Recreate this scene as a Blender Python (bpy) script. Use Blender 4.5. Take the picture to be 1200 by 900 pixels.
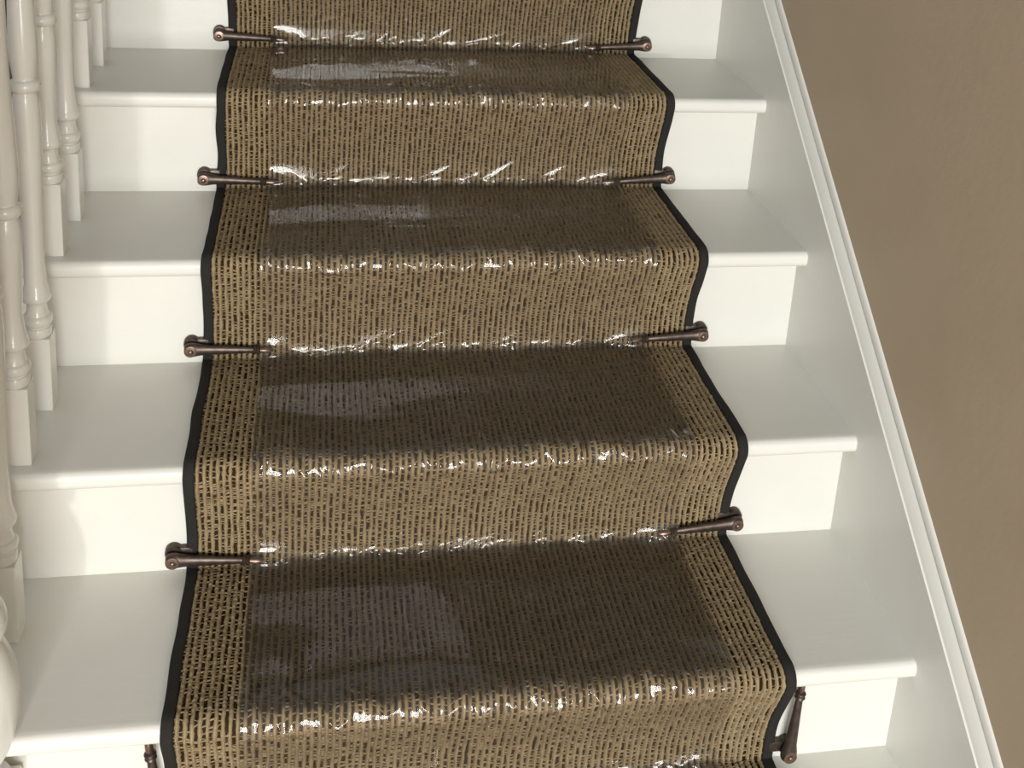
import bpy, bmesh, math, random
import numpy as np
from mathutils import Matrix, Vector

for o in list(bpy.data.objects):
    bpy.data.objects.remove(o, do_unlink=True)
scene = bpy.context.scene
C = scene.collection

# ------------------------------------------------------------------ camera
FPX, PPX, PPY = 1361.75, 24.06, -356.93
cam_d = bpy.data.cameras.new('camera')
cam_d.sensor_fit = 'HORIZONTAL'
cam_d.sensor_width = 36.0
cam_d.lens = FPX / 1200 * 36.0
cam_d.shift_x = -PPX / 1200
cam_d.shift_y = PPY / 1200
cam_d.clip_start = 0.02
cam = bpy.data.objects.new('camera', cam_d)
C.objects.link(cam)
fw = Vector((0.1874, 0.9439, -0.2718)).normalized()
rt = Vector((0.9822, -0.1759, 0.0663))
rt = (rt - fw * rt.dot(fw)).normalized()
up = rt.cross(fw)
M = Matrix((rt, up, -fw)).transposed().to_4x4()
M.translation = Vector((0.1495, -2.1102, 0.5629))
cam.matrix_world = M
scene.camera = cam

# ------------------------------------------------------------------ world, lights, exposure
world = bpy.data.worlds.new('hall_ambient')
scene.world = world
world.use_nodes = True
bg = world.node_tree.nodes['Background']
bg.inputs[0].default_value = (0.985, 0.995, 0.975, 1)
bg.inputs[1].default_value = 0.38

def light(name, kind, loc, energy, color, **kw):
    d = bpy.data.lights.new(name, kind)
    d.energy = energy
    d.color = color
    for k, v in kw.items():
        setattr(d, k, v)
    o = bpy.data.objects.new(name, d)
    o.location = loc
    C.objects.link(o)
    return o

# daylight through the glazed hall front, about 3 m behind the photographer
al = light('hall_window_offscreen', 'AREA', (0.25, -5.1, 0.35), 158, (0.99, 1.0, 0.985),
           shape='RECTANGLE', size=1.3, size_y=2.0)
al.rotation_euler = (math.radians(90), 0, 0)
# hall lamp at about table height: casts the upright shadow edge beside the newel
light('hall_lamp_offscreen', 'POINT', (-0.33, -4.0, 0.02), 92, (1.0, 0.99, 0.965), shadow_soft_size=0.042)

vs = scene.view_settings
vs.view_transform = 'Standard'
vs.look = 'None'
vs.gamma = 1.0
vs.use_curve_mapping = False
vs.exposure = 0.08

# ------------------------------------------------------------------ measured stair geometry (metres)
G, R = 0.2385, 0.1785
Yv = {0: 0.0017, 1: -0.2387, 2: -0.4790, 3: -0.7171, 4: -0.9515}
Zv = {0: 0.0023, 1: -0.1779, 2: -0.3601, 3: -0.5405, 4: -0.7090}
for k in range(-1, -5, -1):
    Yv[k] = Yv[k + 1] + G
    Zv[k] = Zv[k + 1] + R
Yv[5] = Yv[4] - G; Zv[5] = Zv[4] - R
Yv[6] = Yv[5] - G; Zv[6] = Zv[5] - R      # foot of the last riser = floor
FLOOR = Zv[6]
NOS, TT = 0.0368, 0.0259
XS = 0.9333            # face of the wall string
XL = -0.268            # free end of the treads
RW = 0.765             # runner width, x = 0 .. RW
KTOP = -4
BALX = -0.2126

# ------------------------------------------------------------------ materials
def new_mat(name):
    m = bpy.data.materials.new(name)
    m.use_nodes = True
    nt = m.node_tree
    b = nt.nodes['Principled BSDF']
    return m, nt, b

def node(nt, t, **kw):
    n = nt.nodes.new(t)
    for k, v in kw.items():
        setattr(n, k, v)
    return n

def noise(nt, scale, detail=3.0, rough=0.5, vec=None, stretch=None):
    tc = node(nt, 'ShaderNodeTexCoord')
    src = tc.outputs['Object']
    if stretch:
        mp = node(nt, 'ShaderNodeMapping')
        mp.inputs['Scale'].default_value = stretch
        nt.links.new(src, mp.inputs['Vector'])
        src = mp.outputs['Vector']
    n = node(nt, 'ShaderNodeTexNoise')
    n.inputs['Scale'].default_value = scale
    n.inputs['Detail'].default_value = detail
    n.inputs['Roughness'].default_value = rough
    nt.links.new(src, n.inputs['Vector'])
    return n.outputs['Fac']

def ramp(nt, fac, stops):
    r = node(nt, 'ShaderNodeValToRGB')
    el = r.color_ramp.elements
    el[0].position, el[0].color = stops[0][0], (*stops[0][1], 1)
    el[1].position, el[1].color = stops[1][0], (*stops[1][1], 1)
    for p, c in stops[2:]:
        e = el.new(p); e.color = (*c, 1)
    nt.links.new(fac, r.inputs['Fac'])
    return r.outputs['Color']

def bump(nt, b, fac, strength, dist, prev=None):
    n = node(nt, 'ShaderNodeBump')
    n.inputs['Strength'].default_value = strength
    n.inputs['Distance'].default_value = dist
    nt.links.new(fac, n.inputs['Height'])
    if prev is not None:
        nt.links.new(prev, n.inputs['Normal'])
    nt.links.new(n.outputs['Normal'], b.inputs['Normal'])
    return n.outputs['Normal']

def paint(name, c0, c1, rough, stretch=(1, 1, 1), bs=0.25, spec=0.5):
    m, nt, b = new_mat(name)
    col = ramp(nt, noise(nt, 6, 5, 0.6), [(0.3, c0), (0.75, c1)])
    nt.links.new(col, b.inputs['Base Color'])
    b.inputs['Roughness'].default_value = rough
    b.inputs['Specular IOR Level'].default_value = spec
    n1 = bump(nt, b, noise(nt, 60, 4, 0.6, stretch=stretch), bs, 0.0012)
    bump(nt, b, noise(nt, 420, 2, 0.5), 0.10, 0.0004, n1)
    return m

MAT = {}
MAT['white'] = paint('white_gloss_paint', (0.685, 0.675, 0.62), (0.725, 0.715, 0.66), 0.34, (0.15, 1, 1))
MAT['white_tread'] = paint('white_tread_paint', (0.685, 0.675, 0.62), (0.725, 0.715, 0.66), 0.42, (0.25, 1, 1), 0.3)
MAT['white_turned'] = paint('white_turned_paint', (0.685, 0.675, 0.62), (0.725, 0.715, 0.66), 0.18, (1, 1, 0.4), 0.15)
MAT['white_trim'] = paint('white_trim_paint', (0.685, 0.675, 0.62), (0.725, 0.715, 0.66), 0.40, (1, 1, 1), 0.05)
MAT['wall'] = paint('taupe_wall_paint', (0.42, 0.33, 0.225), (0.455, 0.36, 0.25), 0.55, (1, 1, 1), 0.35, 0.4)

def carpet_mat():
    m, nt, b = new_mat('beige_loop_wool')
    f1 = noise(nt, 900, 3, 0.65)
    f2 = noise(nt, 55, 3, 0.6)
    mx = node(nt, 'ShaderNodeMath', operation='MULTIPLY_ADD')
    nt.links.new(f1, mx.inputs[0]); mx.inputs[1].default_value = 0.65
    ml = node(nt, 'ShaderNodeMath', operation='MULTIPLY')
    nt.links.new(f2, ml.inputs[0]); ml.inputs[1].default_value = 0.35
    nt.links.new(ml.outputs[0], mx.inputs[2])
    col = ramp(nt, mx.outputs[0], [(0.30, (0.18, 0.122, 0.063)), (0.50, (0.33, 0.25, 0.146)), (0.72, (0.455, 0.36, 0.228))])
    nt.links.new(col, b.inputs['Base Color'])
    b.inputs['Roughness'].default_value = 0.95
    b.inputs['Specular IOR Level'].default_value = 0.1
    bump(nt, b, noise(nt, 1400, 2, 0.6), 0.8, 0.0012)
    return m
MAT['wool'] = carpet_mat()

def simple(name, c0, c1, scale, rough, bs, bd, spec=0.3, metal=0.0):
    m, nt, b = new_mat(name)
    f = noise(nt, scale, 4, 0.6)
    nt.links.new(ramp(nt, f, [(0.3, c0), (0.72, c1)]), b.inputs['Base Color'])
    b.inputs['Roughness'].default_value = rough
    b.inputs['Specular IOR Level'].default_value = spec
    b.inputs['Metallic'].default_value = metal
    bump(nt, b, f, bs, bd)
    return m
MAT['backing'] = simple('dark_brown_weft', (0.020, 0.012, 0.005), (0.055, 0.035, 0.016), 700, 1.0, 0.8, 0.002, 0.05)
MAT['binding'] = simple('charcoal_cotton_binding', (0.016, 0.015, 0.014), (0.035, 0.032, 0.029), 900, 0.95, 0.7, 0.001, 0.15)
MAT['bronze'] = simple('antique_bronze', (0.055, 0.042, 0.036), (0.115, 0.085, 0.068), 120, 0.40, 0.2, 0.0005, 0.5, 0.7)
MAT['copper'] = simple('rubbed_copper', (0.15, 0.10, 0.078), (0.25, 0.165, 0.125), 200, 0.34, 0.2, 0.0004, 0.5, 0.8)

def floor_mat():
    m, nt, b = new_mat('hall_floor_tiles')
    tc = node(nt, 'ShaderNodeTexCoord')
    sx = node(nt, 'ShaderNodeSeparateXYZ')
    nt.links.new(tc.outputs['Object'], sx.inputs[0])
    mr = node(nt, 'ShaderNodeMapRange')
    mr.inputs['From Min'].default_value = 3.0; mr.inputs['From Max'].default_value = 4.0
    nt.links.new(sx.outputs['Y'], mr.inputs['Value'])
    r = node(nt, 'ShaderNodeValToRGB'); r.color_ramp.interpolation = 'CONSTANT'
    el = r.color_ramp.elements
    el[0].position = 0.0; el[0].color = (0.50, 0.33, 0.22, 1)
    el[1].position = 0.26; el[1].color = (0.20, 0.075, 0.06, 1)
    e = el.new(0.42); e.color = (0.10, 0.10, 0.11, 1)
    nt.links.new(mr.outputs[0], r.inputs['Fac'])
    ch = node(nt, 'ShaderNodeTexChecker'); ch.inputs['Scale'].default_value = 9.0
    ch.inputs['Color1'].default_value = (1, 1, 1, 1); ch.inputs['Color2'].default_value = (0.6, 0.6, 0.68, 1)
    nt.links.new(tc.outputs['Object'], ch.inputs['Vector'])
    mx = node(nt, 'ShaderNodeMix', data_type='RGBA', blend_type='MULTIPLY')
    mx.inputs[0].default_value = 1.0
    nt.links.new(r.outputs['Color'], mx.inputs[6]); nt.links.new(ch.outputs['Color'], mx.inputs[7])
    nt.links.new(mx.outputs[2], b.inputs['Base Color'])
    b.inputs['Roughness'].default_value = 0.5
    return m
MAT['floor'] = floor_mat()

def film_mat():
    m, nt, b = new_mat('clear_plastic_film')
    nt.nodes.remove(b)
    out = [n for n in nt.nodes if n.type == 'OUTPUT_MATERIAL'][0]
    tr = node(nt, 'ShaderNodeBsdfTransparent')
    tr.inputs['Color'].default_value = (0.965, 0.95, 0.925, 1)
    gl = node(nt, 'ShaderNodeBsdfGlossy')
    gl.inputs['Color'].default_value = (1, 1, 1, 1)
    gl.inputs['Roughness'].default_value = 0.045
    fr = node(nt, 'ShaderNodeFresnel'); fr.inputs['IOR'].default_value = 1.40
    mu = node(nt, 'ShaderNodeMath', operation='MULTIPLY'); mu.use_clamp = True
    mu.inputs[1].default_value = 1.25
    nt.links.new(fr.outputs[0], mu.inputs[0])
    mx = node(nt, 'ShaderNodeMixShader')
    nt.links.new(mu.outputs[0], mx.inputs[0])
    nt.links.new(tr.outputs[0], mx.inputs[1]); nt.links.new(gl.outputs[0], mx.inputs[2])
    df = node(nt, 'ShaderNodeBsdfDiffuse')
    df.inputs['Color'].default_value = (0.85, 0.79, 0.70, 1)
    m2 = node(nt, 'ShaderNodeMixShader')
    m2.inputs[0].default_value = 0.020
    nt.links.new(mx.outputs[0], m2.inputs[1]); nt.links.new(df.outputs[0], m2.inputs[2])
    nt.links.new(m2.outputs[0], out.inputs['Surface'])
    return m
MAT['film'] = film_mat()

# ------------------------------------------------------------------ mesh helpers
def link(name, me, mat, parent=None):
    o = bpy.data.objects.new(name, me)
    C.objects.link(o)
    if mat is not None and not me.materials:
        me.materials.append(MAT[mat])
    if parent is not None:
        o.parent = parent
    return o

def empty(name, label, cat, loc=(0, 0, 0), group=None):
    o = bpy.data.objects.new(name, None)
    o.empty_display_size = 0.05
    C.objects.link(o)
    o.location = loc
    o['label'] = label; o['category'] = cat
    if group:
        o['group'] = group
    return o

def tag(o, label, cat, group=None):
    o['label'] = label; o['category'] = cat
    if group:
        o['group'] = group

def bm_mesh(name, bm, smooth=False):
    bmesh.ops.recalc_face_normals(bm, faces=bm.faces)
    me = bpy.data.meshes.new(name)
    bm.to_mesh(me); bm.free()
    if smooth:
        me.polygons.foreach_set('use_smooth', [True] * len(me.polygons))
    return me

def sharp(me, ang=35):
    me.polygons.foreach_set('use_smooth', [True] * len(me.polygons))
    me.set_sharp_from_angle(angle=math.radians(ang))
    return me

def box(bm, x0, x1, y0, y1, z0, z1, bev=0.0, seg=2):
    r = bmesh.ops.create_cube(bm, size=1.0)
    vs = r['verts']
    for v in vs:
        v.co = Vector(((x0 + x1) / 2 + v.co.x * (x1 - x0), (y0 + y1) / 2 + v.co.y * (y1 - y0), (z0 + z1) / 2 + v.co.z * (z1 - z0)))
    if bev > 0:
        es = list({e for v in vs for e in v.link_edges})
        bmesh.ops.bevel(bm, geom=es, offset=bev, segments=seg, affect='EDGES', profile=0.5)

def prism_x(bm, pts, x0, x1):
    """closed polygon of (y, z) points extruded along x"""
    a = [bm.verts.new((x0, y, z)) for y, z in pts]
    b = [bm.verts.new((x1, y, z)) for y, z in pts]
    n = len(pts)
    bm.faces.new(a); bm.faces.new(b[::-1])
    for i in range(n):
        bm.faces.new((a[i], b[i], b[(i + 1) % n], a[(i + 1) % n]))

def lathe(bm, prof, cx=0, cy=0, seg=24, axis='Z'):
    rings = []
    for h, r in prof:
        ring = []
        for i in range(seg):
            a = 2 * math.pi * i / seg
            if axis == 'Z':
                co = (cx + r * math.cos(a), cy + r * math.sin(a), h)
            elif axis == 'X':
                co = (h, cx + r * math.cos(a), cy + r * math.sin(a))
            else:
                co = (cx + r * math.cos(a), h, cy + r * math.sin(a))
            ring.append(bm.verts.new(co))
        rings.append(ring)
    for A, B in zip(rings, rings[1:]):
        for i in range(seg):
            j = (i + 1) % seg
            bm.faces.new((A[i], A[j], B[j], B[i]))
    bm.faces.new(rings[0][::-1]); bm.faces.new(rings[-1])

def spline(pts, step):
    """Catmull-Rom through (h, r) points"""
    out = []
    P = [pts[0]] + list(pts) + [pts[-1]]
    for i in range(1, len(P) - 2):
        p0, p1, p2, p3 = map(np.array, (P[i - 1], P[i], P[i + 1], P[i + 2]))
        n = max(1, int(round(abs(p2[0] - p1[0]) / step)))
        for j in range(n):
            t = j / n
            out.append(tuple(p1 + (p2 - p1) * t) if True and n == 1 else
                       tuple(0.5 * ((2 * p1) + (-p0 + p2) * t + (2 * p0 - 5 * p1 + 4 * p2 - p3) * t * t + (-p0 + 3 * p1 - 3 * p2 + p3) * t ** 3)))
    out.append(tuple(pts[-1]))
    return out

def grid_mesh(name, V, nx_list=None):
    """V: (a, b, 3) array of points -> quad grid"""
    a, b, _ = V.shape
    idx = np.arange(a * b).reshape(a, b)
    q = np.stack([idx[:-1, :-1], idx[1:, :-1], idx[1:, 1:], idx[:-1, 1:]], -1).reshape(-1, 4)
    return raw_mesh(name, V.reshape(-1, 3), q)

def raw_mesh(name, verts, quads, smooth=True):
    me = bpy.data.meshes.new(name)
    me.vertices.add(len(verts))
    me.vertices.foreach_set('co', np.ascontiguousarray(verts, dtype=np.float32).ravel())
    me.loops.add(quads.size)
    me.loops.foreach_set('vertex_index', np.ascontiguousarray(quads, dtype=np.int32).ravel())
    me.polygons.add(len(quads))
    me.polygons.foreach_set('loop_start', np.arange(0, quads.size, 4, dtype=np.int32))
    if smooth:
        me.polygons.foreach_set('use_smooth', np.ones(len(quads), dtype=bool))
    me.update(calc_edges=True)
    me.validate()
    return me

# ------------------------------------------------------------------ setting
def struct(name, me, mat):
    o = link(name, me, mat)
    o['kind'] = 'structure'
    return o

WALLX = XS + 0.016
bm = bmesh.new(); box(bm, -3.2, WALLX + 0.1, -5.2, 6.1, FLOOR - 0.1, FLOOR)
struct('floor', bm_mesh('floor', bm), 'floor')
bm = bmesh.new(); box(bm, WALLX, WALLX + 0.1, -5.2, 6.1, FLOOR, 2.6)
struct('wall_right', bm_mesh('wall_right', bm), 'wall')
bm = bmesh.new(); box(bm, -3.2, WALLX, 6.0, 6.1, FLOOR, 2.6)
struct('wall_back', bm_mesh('wall_back', bm), 'wall')

# ------------------------------------------------------------------ staircase
stair = empty('staircase', 'white painted wooden staircase with bullnose treads and a moulded string along the wall', 'staircase', (0.3, Yv[6], FLOOR))
SO = -Vector(stair.location)

def stair_part(name, bm, mat, parent=stair, shade=True):
    me = bm_mesh(name, bm)
    if shade:
        sharp(me, 40)
    o = link(name, me, mat, parent)
    if parent is stair:
        o.location = SO
    return o

for k in range(KTOP, 6):
    yb, yr = Yv[k] + 0.018, Yv[k + 1]
    yn, z, r = yr - NOS, Zv[k], TT / 2
    pts = [(yb, z), (yn + r + 0.002, z)]
    rr = 0.0105
    cy, flat = yn + rr, TT - 2 * rr
    for i in range(1, 9):
        a = math.radians(90 + 90 * i / 8)
        pts.append((cy + rr * math.cos(a), z - rr + rr * math.sin(a)))
    for i in range(0, 9):
        a = math.radians(180 + 90 * i / 8)
        pts.append((cy + rr * math.cos(a), z - TT + rr + rr * math.sin(a)))
    pts.append((yb, z - TT))
    bm = bmesh.new(); prism_x(bm, pts, XL, XS)
    stair_part('tread', bm, 'white_tread')
for k in range(KTOP + 1, 7):
    zt = Zv[k - 1] - TT
    bm = bmesh.new(); box(bm, XL + 0.028, XS, Yv[k], Yv[k] + 0.018, Zv[k], zt)
    stair_part('riser', bm, 'white')

# wall string: a board proud of the wall whose top edge follows the rake
RK = 0.773
def rake(y, q=0.0):
    """(y, z) on the line of the string's top edge at y, q metres square above it"""
    n = math.hypot(1, RK)
    return (y - q * RK / n, -0.0006 + (y + 0.4163) * RK + q / n)
y0, y1 = -1.75, 1.15
bm = bmesh.new()
yf = -0.4163 + (FLOOR + 0.55 + 0.0006) / RK
prism_x(bm, [rake(y0), rake(y1), (y1, rake(y1)[1] - 0.55), (yf, FLOOR), (y0, FLOOR)], XS, WALLX)
wstr = stair_part('wall_string', bm, 'white', shade=False)
# raked cap moulding (profile: depth behind string face, height square to rake)
prof = [(0.0160, 0.0), (0.0028, 0.0), (0.0028, 0.0010), (0.0048, 0.0055), (0.0075, 0.0110), (0.0105, 0.0158), (0.0115, 0.0170),
        (0.0157, 0.0172), (0.0157, 0.0212), (0.0116, 0.0212), (0.0122, 0.0300), (0.0146, 0.0330), (0.0160, 0.0335)]
bm = bmesh.new()
A, B = [], []
for d, q in prof:
    ya, za = rake(y0, q); yb_, zb = rake(y1, q)
    A.append(bm.verts.new((XS + d, ya, za))); B.append(bm.verts.new((XS + d, yb_, zb)))
n = len(prof)
for i in range(n):
    bm.faces.new((A[i], B[i], B[(i + 1) % n], A[(i + 1) % n]))
bm.faces.new(A); bm.faces.new(B[::-1])
mo = stair_part('string_moulding', bm, 'white_trim', wstr, True)

# cut string on the open side, below the treads
pts = []
for k in range(KTOP + 1, 7):
    pts += [(Yv[k], Zv[k - 1] - TT), (Yv[k], Zv[k])] if k == KTOP + 1 else [(Yv[k], Zv[k - 1] - TT), (Yv[k], Zv[k] - (TT if k < 6 else 0))]
pts = [(Yv[KTOP + 1], Zv[KTOP] - TT)]
for k in range(KTOP + 1, 6):
    pts += [(Yv[k], Zv[k] - TT), (Yv[k + 1], Zv[k] - TT)]
pts += [(Yv[6], FLOOR), (Yv[6] + 0.25, FLOOR), (Yv[KTOP + 1], Zv[KTOP] - TT - 0.45)]
bm = bmesh.new(); prism_x(bm, pts, XL + 0.008, XL + 0.028)
stair_part('outer_string', bm, 'white', shade=False)

# ------------------------------------------------------------------ balustrade
bal = empty('balustrade', 'white turned wooden balusters and newel along the open side of the stairs', 'balustrade', (BALX, -1.0, Zv[4]))
BO = -Vector(bal.location)
BH = 0.0178

def raked_rail_z(y):
    return Zv[1] + (y - (Yv[2] - NOS)) * (R / G) + 0.80

def baluster_profile(ring, top):
    s = ring - 0.172
    up = [(0.1715, 0.0178), (0.180, 0.0160), (0.192, 0.0143), (0.172 + s * 0.20, 0.0134), (0.172 + s * 0.42, 0.0148), (0.172 + s * 0.66, 0.0170), (0.172 + s * 0.84, 0.0178),
          (ring - 0.018, 0.0168), (ring - 0.010, 0.0146)]
    p = [(0.1085, 0.0120), (0.1090, 0.0168), (0.1110, 0.0176), (0.1200, 0.0176), (0.1215, 0.0168), (0.1218, 0.0158), (0.1250, 0.0160), (0.1270, 0.0182), (0.1310, 0.0195),
         (0.1355, 0.0193), (0.1390, 0.0175), (0.1400, 0.0155), (0.1450, 0.0138), (0.1530, 0.0128), (0.1580, 0.0134), (0.1600, 0.0150), (0.1615, 0.0178), (0.1640, 0.0190), (0.1690, 0.0190)]
    p += spline(up, 0.004)
    p += [(ring - 0.0085, 0.0146), (ring - 0.0075, 0.0166), (ring - 0.0045, 0.0192), (ring, 0.0200), (ring + 0.0045, 0.0192), (ring + 0.0075, 0.0166), (ring + 0.0085, 0.0146)]
    tp = top - 0.115
    up2 = [(ring + 0.010, 0.0143), (ring + 0.020, 0.0158), (ring + 0.042, 0.0177), (ring + 0.070, 0.0176), (ring + 0.115, 0.0158), (ring + 0.17, 0.0138), (tp - 0.02, 0.0125)]
    up2 = [q for q in up2[:-1] if q[0] < tp - 0.03] + [up2[-1]]
    p += spline(up2, 0.006)
    p += [(tp - 0.012, 0.0130), (tp - 0.010, 0.0180), (tp - 0.004, 0.0185), (tp, 0.0150), (tp + 0.004, 0.0150)]
    return p

bal_mesh = {}
def baluster(k, front):
    yf = Yv[k + 1] - NOS + (0.0255 if front else 0.154)
    yc = yf + BH
    top = raked_rail_z(yc) - Zv[k]
    ring = 0.345 if front else 0.4655
    key = front
    if key not in bal_mesh:
        bm = bmesh.new(); lathe(bm, baluster_profile(ring, top), seg=28)
        m1 = sharp(bm_mesh('baluster', bm), 40); m1.materials.append(MAT['white_turned'])
        bm = bmesh.new(); box(bm, -BH, BH, -BH, BH, -0.001, 0.109, 0.0014)
        m2 = bm_mesh('base_block', bm); m2.materials.append(MAT['white_turned'])
        bm = bmesh.new(); box(bm, -BH, BH, -BH, BH, top - 0.114, top + 0.012, 0.0014)
        m3 = bm_mesh('top_block', bm); m3.materials.append(MAT['white_turned'])
        bal_mesh[key] = (m1, m2, m3)
    m1, m2, m3 = bal_mesh[key]
    o = link('baluster', m1, None, bal)
    o.location = BO + Vector((BALX, yc, Zv[k]))
    link('base_block', m2, None, o)
    link('top_block', m3, None, o)

for k in range(-3, 4):
    baluster(k, False)
    if k < 3:
        baluster(k, True)

# newel, turned above a square block that stands on the tread below
NX, NY = -0.2126, -1.003
bm = bmesh.new()
zb = Zv[4]
pts = [(zb + 0.100, 0.030), (zb + 0.105, 0.046), (zb + 0.122, 0.047), (zb + 0.126, 0.036), (zb + 0.135, 0.030), (zb + 0.150, 0.034), (zb + 0.185, 0.050), (zb + 0.225, 0.0585), (zb + 0.265, 0.0590), (zb + 0.295, 0.052),
       (zb + 0.313, 0.044), (zb + 0.318, 0.042), (zb + 0.325, 0.048), (zb + 0.340, 0.052), (zb + 0.355, 0.048), (zb + 0.361, 0.042), (zb + 0.38, 0.041), (zb + 0.46, 0.044), (zb + 0.60, 0.048), (zb + 0.72, 0.049), (zb + 0.755, 0.043)]
prof = [pts[0]] + spline(pts[1:], 0.006)
lathe(bm, prof, NX, NY, 40)
me = sharp(bm_mesh('newel_post', bm), 40)
nw = link('newel_post', me, 'white_turned', bal); nw.location = BO
bm = bmesh.new(); box(bm, NX - 0.046, NX + 0.046, NY - 0.046, NY + 0.046, zb, zb + 0.106, 0.003)
link('base_block', bm_mesh('base_block', bm), 'white_turned', nw)
bm = bmesh.new(); box(bm, NX - 0.046, NX + 0.046, NY - 0.046, NY + 0.046, zb + 0.75, zb + 1.02, 0.003)
link('top_block', bm_mesh('top_block', bm), 'white_turned', nw)
bm = bmesh.new(); lathe(bm, spline([(zb + 1.015, 0.02), (zb + 1.03, 0.045), (zb + 1.05, 0.05), (zb + 1.075, 0.03), (zb + 1.085, 0.012)], 0.004), NX, NY, 28)
link('cap', sharp(bm_mesh('cap', bm), 40), 'white_turned', nw)
# handrail
bm = bmesh.new()
prof = [(-0.030, 0.0), (-0.030, 0.018), (-0.024, 0.038), (-0.010, 0.050), (0.010, 0.050), (0.024, 0.038), (0.030, 0.018), (0.030, 0.0), (0.020, -0.008), (-0.020, -0.008)]
ya, yb_ = NY + 0.046, Yv[-3] + 0.2
A = [bm.verts.new((BALX + d, ya, raked_rail_z(ya) + q + 0.012)) for d, q in prof]
B = [bm.verts.new((BALX + d, yb_, raked_rail_z(yb_) + q + 0.012)) for d, q in prof]
for i in range(len(prof)):
    j = (i + 1) % len(prof)
    bm.faces.new((A[i], B[i], B[j], A[j]))
bm.faces.new(A); bm.faces.new(B[::-1])
hr = link('handrail', sharp(bm_mesh('handrail', bm), 40), 'white_turned', bal); hr.location = BO

# ------------------------------------------------------------------ carpet runner
def stair_path(k0, k1, rc, off, ds):
    """points (y, z) and outward normals down the stairs, following treads, nosings and risers"""
    P = []
    marks = {}
    def seg(a, b):
        n = max(2, int(math.hypot(b[0] - a[0], b[1] - a[1]) / 0.001))
        for i in range(n):
            t = i / n
            P.append((a[0] + (b[0] - a[0]) * t, a[1] + (b[1] - a[1]) * t))
    rn = 0.0125
    for k in range(k0, k1 + 1):
        y, z, yr = Yv[k], Zv[k], Yv[k + 1]
        yn = yr - NOS
        if k > k0:
            for i in range(16):                      # concave foot
                a = math.radians(0 - 90 * i / 16)
                P.append((y - rc + rc * math.cos(a), z + rc + rc * math.sin(a)))
                if i == 8: marks[('foot', k)] = len(P) - 1
            seg((y - rc, z), (yn + rn, z))
        else:
            seg((y - 0.002, z), (yn + rn, z))
        for i in range(24):                          # nosing
            a = math.radians(90 + 90 * i / 24)
            P.append((yn + rn + rn * math.cos(a), z - rn + rn * math.sin(a)))
            if i == 12: marks[('nose', k)] = len(P) - 1
        zs, ze = z - rn, z - 0.135
        for i in range(90):                          # drop from nosing back to the riser
            t = i / 90
            w = t * t * (3 - 2 * t)
            w = 0.6 * w + 0.4 * (1 - (1 - t) ** 3)
            P.append((yn + NOS * w, zs + (ze - zs) * t))
        zf = Zv[k + 1] + (rc if k < k1 else 0.0)
        seg((yr, ze), (yr, zf))
    P = np.array(P)
    s = np.concatenate([[0], np.cumsum(np.hypot(*np.diff(P, axis=0).T))])
    mk = {m: s[i] for m, i in marks.items()}
    S = np.arange(0, s[-1], ds) if np.isscalar(ds) else ds(s[-1], mk)
    Y = np.interp(S, s, P[:, 0]); Z = np.interp(S, s, P[:, 1])
    # smooth normals from the dense curve
    ty = np.gradient(P[:, 0], s + np.arange(len(s)) * 1e-9); tz = np.gradient(P[:, 1], s + np.arange(len(s)) * 1e-9)
    ker = np.ones(7) / 7
    ty = np.convolve(np.pad(ty, 3, 'edge'), ker, 'valid'); tz = np.convolve(np.pad(tz, 3, 'edge'), ker, 'valid')
    ny, nz = np.interp(S, s, tz), np.interp(S, s, -ty)
    L = np.hypot(ny, nz); ny /= L; nz /= L
    return S, Y, Z, ny, nz, mk

rng = np.random.default_rng(7)
runner = empty('stair_runner', 'beige ribbed loop wool stair runner with charcoal binding laid down the middle of the stairs', 'stair runner', (RW / 2, Yv[6], FLOOR))
RO = -Vector(runner.location)
K0, K1 = -2, 5
S, Y, Z, NYv, NZv, MK = stair_path(K0, K1, 0.012, 0, 0.0020)
ns = len(S)
# slight sideways drift of the whole runner, as fitted
drift = -0.0032 * np.interp(S, [0, S[-1]], [K0, K1 + 1])
drift = drift * 0 + np.interp(S, [MK[('foot', 0 if 0 > K0 else 1)], MK[('foot', 4)]], [0.002, -0.009])
BW = 0.0145

# dark weft sheet under the ribs
cols = np.array([BW * 0.4, RW * 0.25, RW * 0.5, RW * 0.75, RW - BW * 0.4])
def sheet(h, cols):
    V = np.zeros((ns, len(cols), 3))
    V[:, :, 0] = cols[None, :] + (drift[:, None] * (1 - cols[None, :] / RW))
    V[:, :, 1] = (Y + NYv * h)[:, None]
    V[:, :, 2] = (Z + NZv * h)[:, None]
    return V
top = sheet(0.0048, cols); bot = sheet(0.0003, cols)
ring = np.concatenate([top, bot[:, ::-1], top[:, :1]], 1)
bk = link('weft_backing', grid_mesh('weft_backing', ring), 'backing', runner); bk.location = RO

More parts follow.
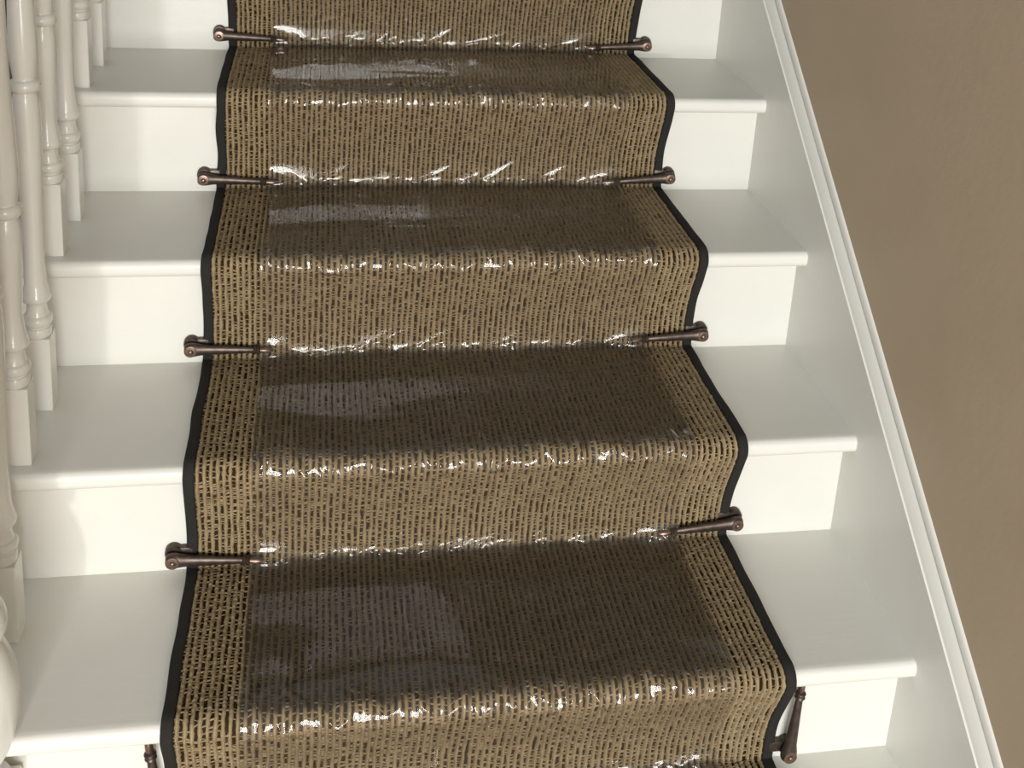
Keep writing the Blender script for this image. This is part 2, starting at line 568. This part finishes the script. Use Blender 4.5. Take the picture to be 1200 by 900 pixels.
# woven ribs: each a rounded cord, pinched between its loops
NR = 88
x0r, x1r = BW - 0.001, RW - BW + 0.001
pitch = (x1r - x0r) / NR
prof_d = np.array([-1.0, -0.62, 0.0, 0.62, 1.0])
prof_h = np.array([0.0, 0.78, 1.0, 0.78, 0.0])
allV, allQ, base = [], [], 0
idx = np.arange(ns * 5).reshape(ns, 5)
Q1 = np.stack([idx[:-1, :-1], idx[1:, :-1], idx[1:, 1:], idx[:-1, 1:]], -1).reshape(-1, 4)
def smooth_noise(n, w):
    v = rng.normal(size=n + 2 * w)
    v = np.convolve(v, np.hanning(2 * w + 1) / np.hanning(2 * w + 1).sum(), 'valid')
    return v / (v.std() + 1e-9)
for i in range(NR):
    xc = x0r + pitch * (i + 0.5)
    per = 0.0060 * (1 + 0.08 * rng.normal())
    ph = 2 * math.pi * (S / per + rng.random() + 0.22 * smooth_noise(ns, 9))
    lob = 0.5 + 0.5 * np.cos(ph)
    amp = np.clip(0.5 + 0.25 * smooth_noise(ns, 4), 0.0, 1.1)
    # loops stand up where the carpet turns over a nosing
    w = pitch * (0.285 + 0.025 * smooth_noise(ns, 6) + 0.16 * amp * lob ** 3)
    h = 0.0042 + 0.0008 * lob + 0.00035 * smooth_noise(ns, 2)
    xo = 0.00032 * smooth_noise(ns, 14) + 0.00022 * smooth_noise(ns, 2)
    V = np.zeros((ns, 5, 3))
    xx = xc + xo[:, None] + prof_d[None, :] * w[:, None]
    V[:, :, 0] = xx + drift[:, None] * (1 - xc / RW)
    hh = 0.0045 + prof_h[None, :] * h[:, None]
    V[:, :, 1] = Y[:, None] + NYv[:, None] * hh
    V[:, :, 2] = Z[:, None] + NZv[:, None] * hh
    allV.append(V.reshape(-1, 3)); allQ.append(Q1 + base); base += ns * 5
rb = link('woven_ribs', raw_mesh('woven_ribs', np.concatenate(allV), np.concatenate(allQ)), 'wool', runner)
rb.location = RO
rb['kind'] = 'stuff'

# stitches of the same wool that cross the dark channels between the ribs
lv = []
SL = np.arange(0.004, S[-1] - 0.004, 0.0050)
for i in range(NR + 1):
    xc = x0r + pitch * i
    sp = SL + rng.normal(size=len(SL)) * 0.0011 + rng.random() * 0.005
    sp = sp[rng.random(len(sp)) < 0.75]
    sp = np.clip(sp, 0, S[-1] - 0.004)
    hw = rng.uniform(0.0004, 0.0010, len(sp))
    hh = rng.uniform(0.0050, 0.0072, len(sp))
    sl = rng.normal(size=len(sp)) * 0.0010
    for dx in (-0.42 * pitch, 0.42 * pitch):
        for ds_, f in ((-1, 0), (0, 1), (1, 0)):
            ss = np.clip(sp + ds_ * hw + sl * (1 if dx > 0 else -1), 0, S[-1])
            hgt = 0.0046 + (hh - 0.0046) * f
            y_ = np.interp(ss, S, Y); z_ = np.interp(ss, S, Z); ny_ = np.interp(ss, S, NYv); nz_ = np.interp(ss, S, NZv)
            dr = np.interp(ss, S, drift) * (1 - xc / RW)
            lv.append((i, np.stack([np.full(len(sp), xc + dx) + dr, y_ + ny_ * hgt, z_ + nz_ * hgt], 1)))
vv, qq, base = [], [], 0
for i in range(NR + 1):
    six = [a for j, a in lv if j == i]
    n_ = len(six[0])
    vv.append(np.stack(six, 1).reshape(-1, 3))
    b0 = base + 6 * np.arange(n_)[:, None]
    qq.append(np.concatenate([b0 + np.array([[0, 3, 4, 1]]), b0 + np.array([[1, 4, 5, 2]])]))
    base += 6 * n_
st = link('cross_stitches', raw_mesh('cross_stitches', np.concatenate(vv), np.concatenate(qq)), 'wool', runner)
st.location = RO
st['kind'] = 'stuff'

# charcoal edge binding: a folded tape over each long edge
for side in (0, 1):
    pr_ = [(0.0, 0.0002), (0.0, 0.0070), (0.0008, 0.0088), (0.0030, 0.0098), (0.0075, 0.0100), (0.0120, 0.0096), (0.0140, 0.0085), (BW, 0.0060), (BW, 0.0002)]
    V = np.zeros((ns, len(pr_) + 1, 3))
    wob = 0.0007 * smooth_noise(ns, 24)
    for j, (d, h) in enumerate(pr_ + [pr_[0]]):
        x = d if side == 0 else RW - d
        V[:, j, 0] = x + wob + (drift if side == 0 else 0)
        V[:, j, 1] = Y + NYv * h
        V[:, j, 2] = Z + NZv * h
    e = link('edge_binding', grid_mesh('edge_binding', V), 'binding', runner); e.location = RO
    e['label'] = 'charcoal fabric edge binding'

# ------------------------------------------------------------------ clear protective film
FX0, FX1 = 0.081, 0.684
def film_s(L, mk):
    s = [0.0]
    keys = np.array(sorted(mk.values()))
    while s[-1] < L:
        d = np.min(np.abs(keys - s[-1]))
        s.append(s[-1] + (0.0011 if d < 0.028 else 0.0034))
    return np.array(s[:-1])
FS, FY, FZ, FNY, FNZ, FM = stair_path(-1, 4, 0.030, 0, film_s)
keep = FS < FM[('nose', 4)] + 0.09
FS, FY, FZ, FNY, FNZ = [a[keep] for a in (FS, FY, FZ, FNY, FNZ)]
fx = np.arange(FX0, FX1, 0.0018)
D = np.full((len(FS), len(fx)), 0.0132)
U, T = np.meshgrid(fx, FS)
frng = np.random.default_rng(21)
for _ in range(10):      # slow billowing
    a, b, c = frng.uniform(4, 22), frng.uniform(4, 22), frng.uniform(0, 6.28)
    D += 0.00035 * np.sin(U * a + T * b * frng.choice([-1, 1]) + c)
def fold(x0, s0, x1, s1, amp, wid):
    """a pinched crease running straight from one point of the film to another"""
    m = 3 * wid
    i0, i1 = np.searchsorted(FS, [min(s0, s1) - m, max(s0, s1) + m])
    j0, j1 = np.searchsorted(fx, [min(x0, x1) - m, max(x0, x1) + m])
    if i1 <= i0 or j1 <= j0: return
    u, t = U[i0:i1, j0:j1], T[i0:i1, j0:j1]
    dx, dt = x1 - x0, s1 - s0
    L2 = dx * dx + dt * dt + 1e-12
    q = np.clip(((u - x0) * dx + (t - s0) * dt) / L2, 0, 1)
    dist = np.hypot(u - x0 - q * dx, t - s0 - q * dt)
    D[i0:i1, j0:j1] += amp * np.maximum(0, 1 - dist / wid) * (0.35 + 0.65 * np.sin(math.pi * (0.1 + 0.8 * q)))
near = np.zeros(len(FS))
for m_ in FM.values():
    near = np.maximum(near, np.exp(-((FS - m_) / 0.016) ** 2))
foot = np.zeros(len(FS))
for (kind_, _k), m_ in FM.items():
    foot = np.maximum(foot, (1.0 if kind_ == 'foot' else 0.35) * np.exp(-((FS - m_) / 0.022) ** 2))
for _ in range(7):       # broad puckers that break up the line of the foot
    a, b, c = frng.uniform(45, 130) * frng.choice([-1, 1]), frng.uniform(-60, 60), frng.uniform(0, 6.28)
    D += 0.00065 * foot[:, None] * np.sin(U * a + T * b + c + 2.0 * np.sin(U * 9 + T * 5 + c))
for _ in range(14):      # fine crumpling where the film bends
    a, b, c = frng.uniform(120, 420) * frng.choice([-1, 1]), frng.uniform(90, 320), frng.uniform(0, 6.28)
    D += 0.00016 * near[:, None] * np.sin(U * a + T * b + c + 1.5 * np.sin(U * 31 + c * 3))
for k in range(-1, 5):
    sn = FM[('nose', k)]
    x = FX0 + 0.005
    tilt = 0.004
    while x < FX1 - 0.01:            # zigzag puckers over the nosing
        st = frng.uniform(0.008, 0.028)
        sa, sb = sn + tilt + frng.normal() * 0.0065, sn + tilt + frng.normal() * 0.0065
        fold(x, sa, x + st, sb, frng.uniform(0.0014, 0.0042), frng.uniform(0.0032, 0.0068))
        if frng.random() < 0.6:
            fold(x + st, sb, x + st + frng.uniform(-0.008, 0.008), sb + frng.uniform(-0.022, 0.018), frng.uniform(0.0014, 0.0036), frng.uniform(0.0030, 0.0060))
        x += st * frng.uniform(0.7, 1.6)
    if ('foot', k) in FM:
        sf = FM[('foot', k)]
        for _ in range(11):          # slanting creases where the film is drawn into the foot of the riser
            xa = frng.uniform(FX0 + 0.02, FX1 - 0.12)
            Lc = frng.uniform(0.015, 0.075)
            sgn = -1 if frng.random() < 0.85 else 1
            sa = sf + frng.uniform(-0.030, 0.006)
            fold(xa, sa + 0.008, xa + Lc, sa + sgn * Lc * frng.uniform(0.20, 0.60), frng.uniform(0.0008, 0.0026), frng.uniform(0.003, 0.006))
        for _ in range(12):          # long faint creases across the tread
            xa = frng.uniform(FX0, FX1 - 0.1); sa = sf + frng.uniform(0.03, 0.19)
            Lc = frng.uniform(0.06, 0.22)
            fold(xa, sa, xa + Lc, sa + frng.uniform(-0.08, 0.02), frng.uniform(0.0007, 0.0020), frng.uniform(0.004, 0.007))
        for xt in (0.096, 0.672):    # lifted over the clip tips
            D += 0.013 * np.exp(-((U - xt) / 0.030) ** 2 - ((T - sf + 0.005) / 0.024) ** 2)
V = np.zeros((len(FS), len(fx), 3))
V[:, :, 0] = U + 0.002 * np.sin(T * 9)
V[:, :, 1] = FY[:, None] + FNY[:, None] * D
V[:, :, 2] = FZ[:, None] + FNZ[:, None] * D
film = link('plastic_film', grid_mesh('plastic_film', V), 'film')
tag(film, 'clear wrinkled plastic protective film stuck over the middle of the stair runner', 'plastic film')

# ------------------------------------------------------------------ hinged carpet clips
def clip_meshes():
    """local frame: pivot at origin, arm along +x, front towards -y"""
    out = {}
    bm = bmesh.new()                                   # bracket screwed to the riser: disc and strap
    lathe(bm, [(0.0005, 0.0115), (0.010, 0.0115), (0.0112, 0.0105)], 0, 0.004, 24, 'Y')
    box(bm, 0.0, 0.026, 0.0, 0.010, -0.004, 0.012, 0.0015)
    for v in bm.verts: v.co.y = -v.co.y
    out['bracket'] = (sharp(bm_mesh('bracket', bm), 40), 'bronze')
    # arm: tapered rod whose thick end is the hinge eye
    bm = bmesh.new()
    lathe(bm, [(-0.0098, 0.0040), (-0.0092, 0.0070), (-0.0070, 0.0095), (-0.003, 0.0110), (0.003, 0.0112), (0.009, 0.0100), (0.016, 0.0086), (0.030, 0.0078), (0.060, 0.0062), (0.092, 0.0048), (0.094, 0.0040)], 0, 0, 20, 'X')
    for v in bm.verts:
        v.co.y = v.co.y * 0.72 - 0.0185
    out['arm'] = (sharp(bm_mesh('arm', bm), 50), 'bronze')
    bm = bmesh.new()                                   # collar of turned rings
    lathe(bm, [(0.0905, 0.004), (0.091, 0.0062), (0.0925, 0.0072), (0.0945, 0.0062), (0.0955, 0.0052), (0.0965, 0.0062), (0.0985, 0.0074), (0.1005, 0.0062), (0.101, 0.004)], 0, 0, 20, 'X')
    for v in bm.verts: v.co.y -= 0.0185
    out['collar'] = (sharp(bm_mesh('collar', bm), 50), 'bronze')
    bm = bmesh.new()                                   # finial tip
    lathe(bm, [(0.100, 0.0040), (0.106, 0.0048), (0.112, 0.0046), (0.117, 0.0034), (0.120, 0.0016), (0.1205, 0.0004)], 0, 0, 20, 'X')
    for v in bm.verts: v.co.y -= 0.0185
    out['finial'] = (sharp(bm_mesh('finial', bm), 50), 'copper')
    bm = bmesh.new()                                   # hinge rivet
    lathe(bm, [(0.0, 0.0040), (0.0012, 0.0038), (0.0022, 0.0026), (0.0026, 0.0008)], 0, 0, 18, 'Y')
    for v in bm.verts: v.co.y = -0.0262 - v.co.y
    out['rivet'] = (sharp(bm_mesh('rivet', bm), 50), 'copper')
    bm = bmesh.new()                                   # worn face of the hinge eye
    lathe(bm, [(0.0, 0.0092), (0.0008, 0.0088), (0.0012, 0.0070)], 0, 0, 22, 'Y')
    for v in bm.verts: v.co.y = -0.0250 - v.co.y
    out['hinge_eye'] = (sharp(bm_mesh('hinge_eye', bm), 50), 'copper')
    for me, mt in out.values():
        me.materials.append(MAT[mt])
    return out
CM = clip_meshes()
GRP = 'hinged carpet clips along both edges of the runner'
def clip(x, y, z, side, ang, label, barrel=True):
    root = empty('carpet_clip', label, 'carpet clip', (x, y, z), GRP)
    fl = 1 if side == 'L' else -1
    for nm, (me, mt) in CM.items():
        o = link(nm, me, None, root)
        if nm in ('bracket',):
            o.scale = (fl, 1, 1)
        else:
            o.scale = (fl, 1, 1)
            o.rotation_euler = (0, -ang * fl, 0)
    return root
words = {3: 'one step', 2: 'two steps', 1: 'three steps', 0: 'four steps'}
LZ = {0: (0.0314, -0.0136, -3), 1: (0.0283, -0.0211, -3), 2: (0.0310, -0.0202, -2), 3: (0.0290, -0.0226, -4)}
RZ = {0: (0.0280, 0.7839, -3), 1: (0.0289, 0.7767, -4), 2: (0.0325, 0.7780, -3), 3: (0.0350, 0.7720, -5)}
for k in (3, 2, 1, 0):
    dz, x, a = LZ[k]
    clip(x, Yv[k], Zv[k] + dz, 'L', math.radians(a), 'closed bronze carpet clip on the baluster side, %s above the open clips' % words[k])
    dz, x, a = RZ[k]
    clip(x, Yv[k], Zv[k] + dz, 'R', math.radians(a), 'closed bronze carpet clip on the wall string side, %s above the open clips' % words[k])
clip(-0.0130, Yv[4], -0.690, 'L', math.radians(96), 'open bronze carpet clip on the baluster side with its arm swung upright')
clip(0.7822, Yv[4], -0.6870, 'R', math.radians(92), 'open bronze carpet clip on the wall string side with its arm swung upright')
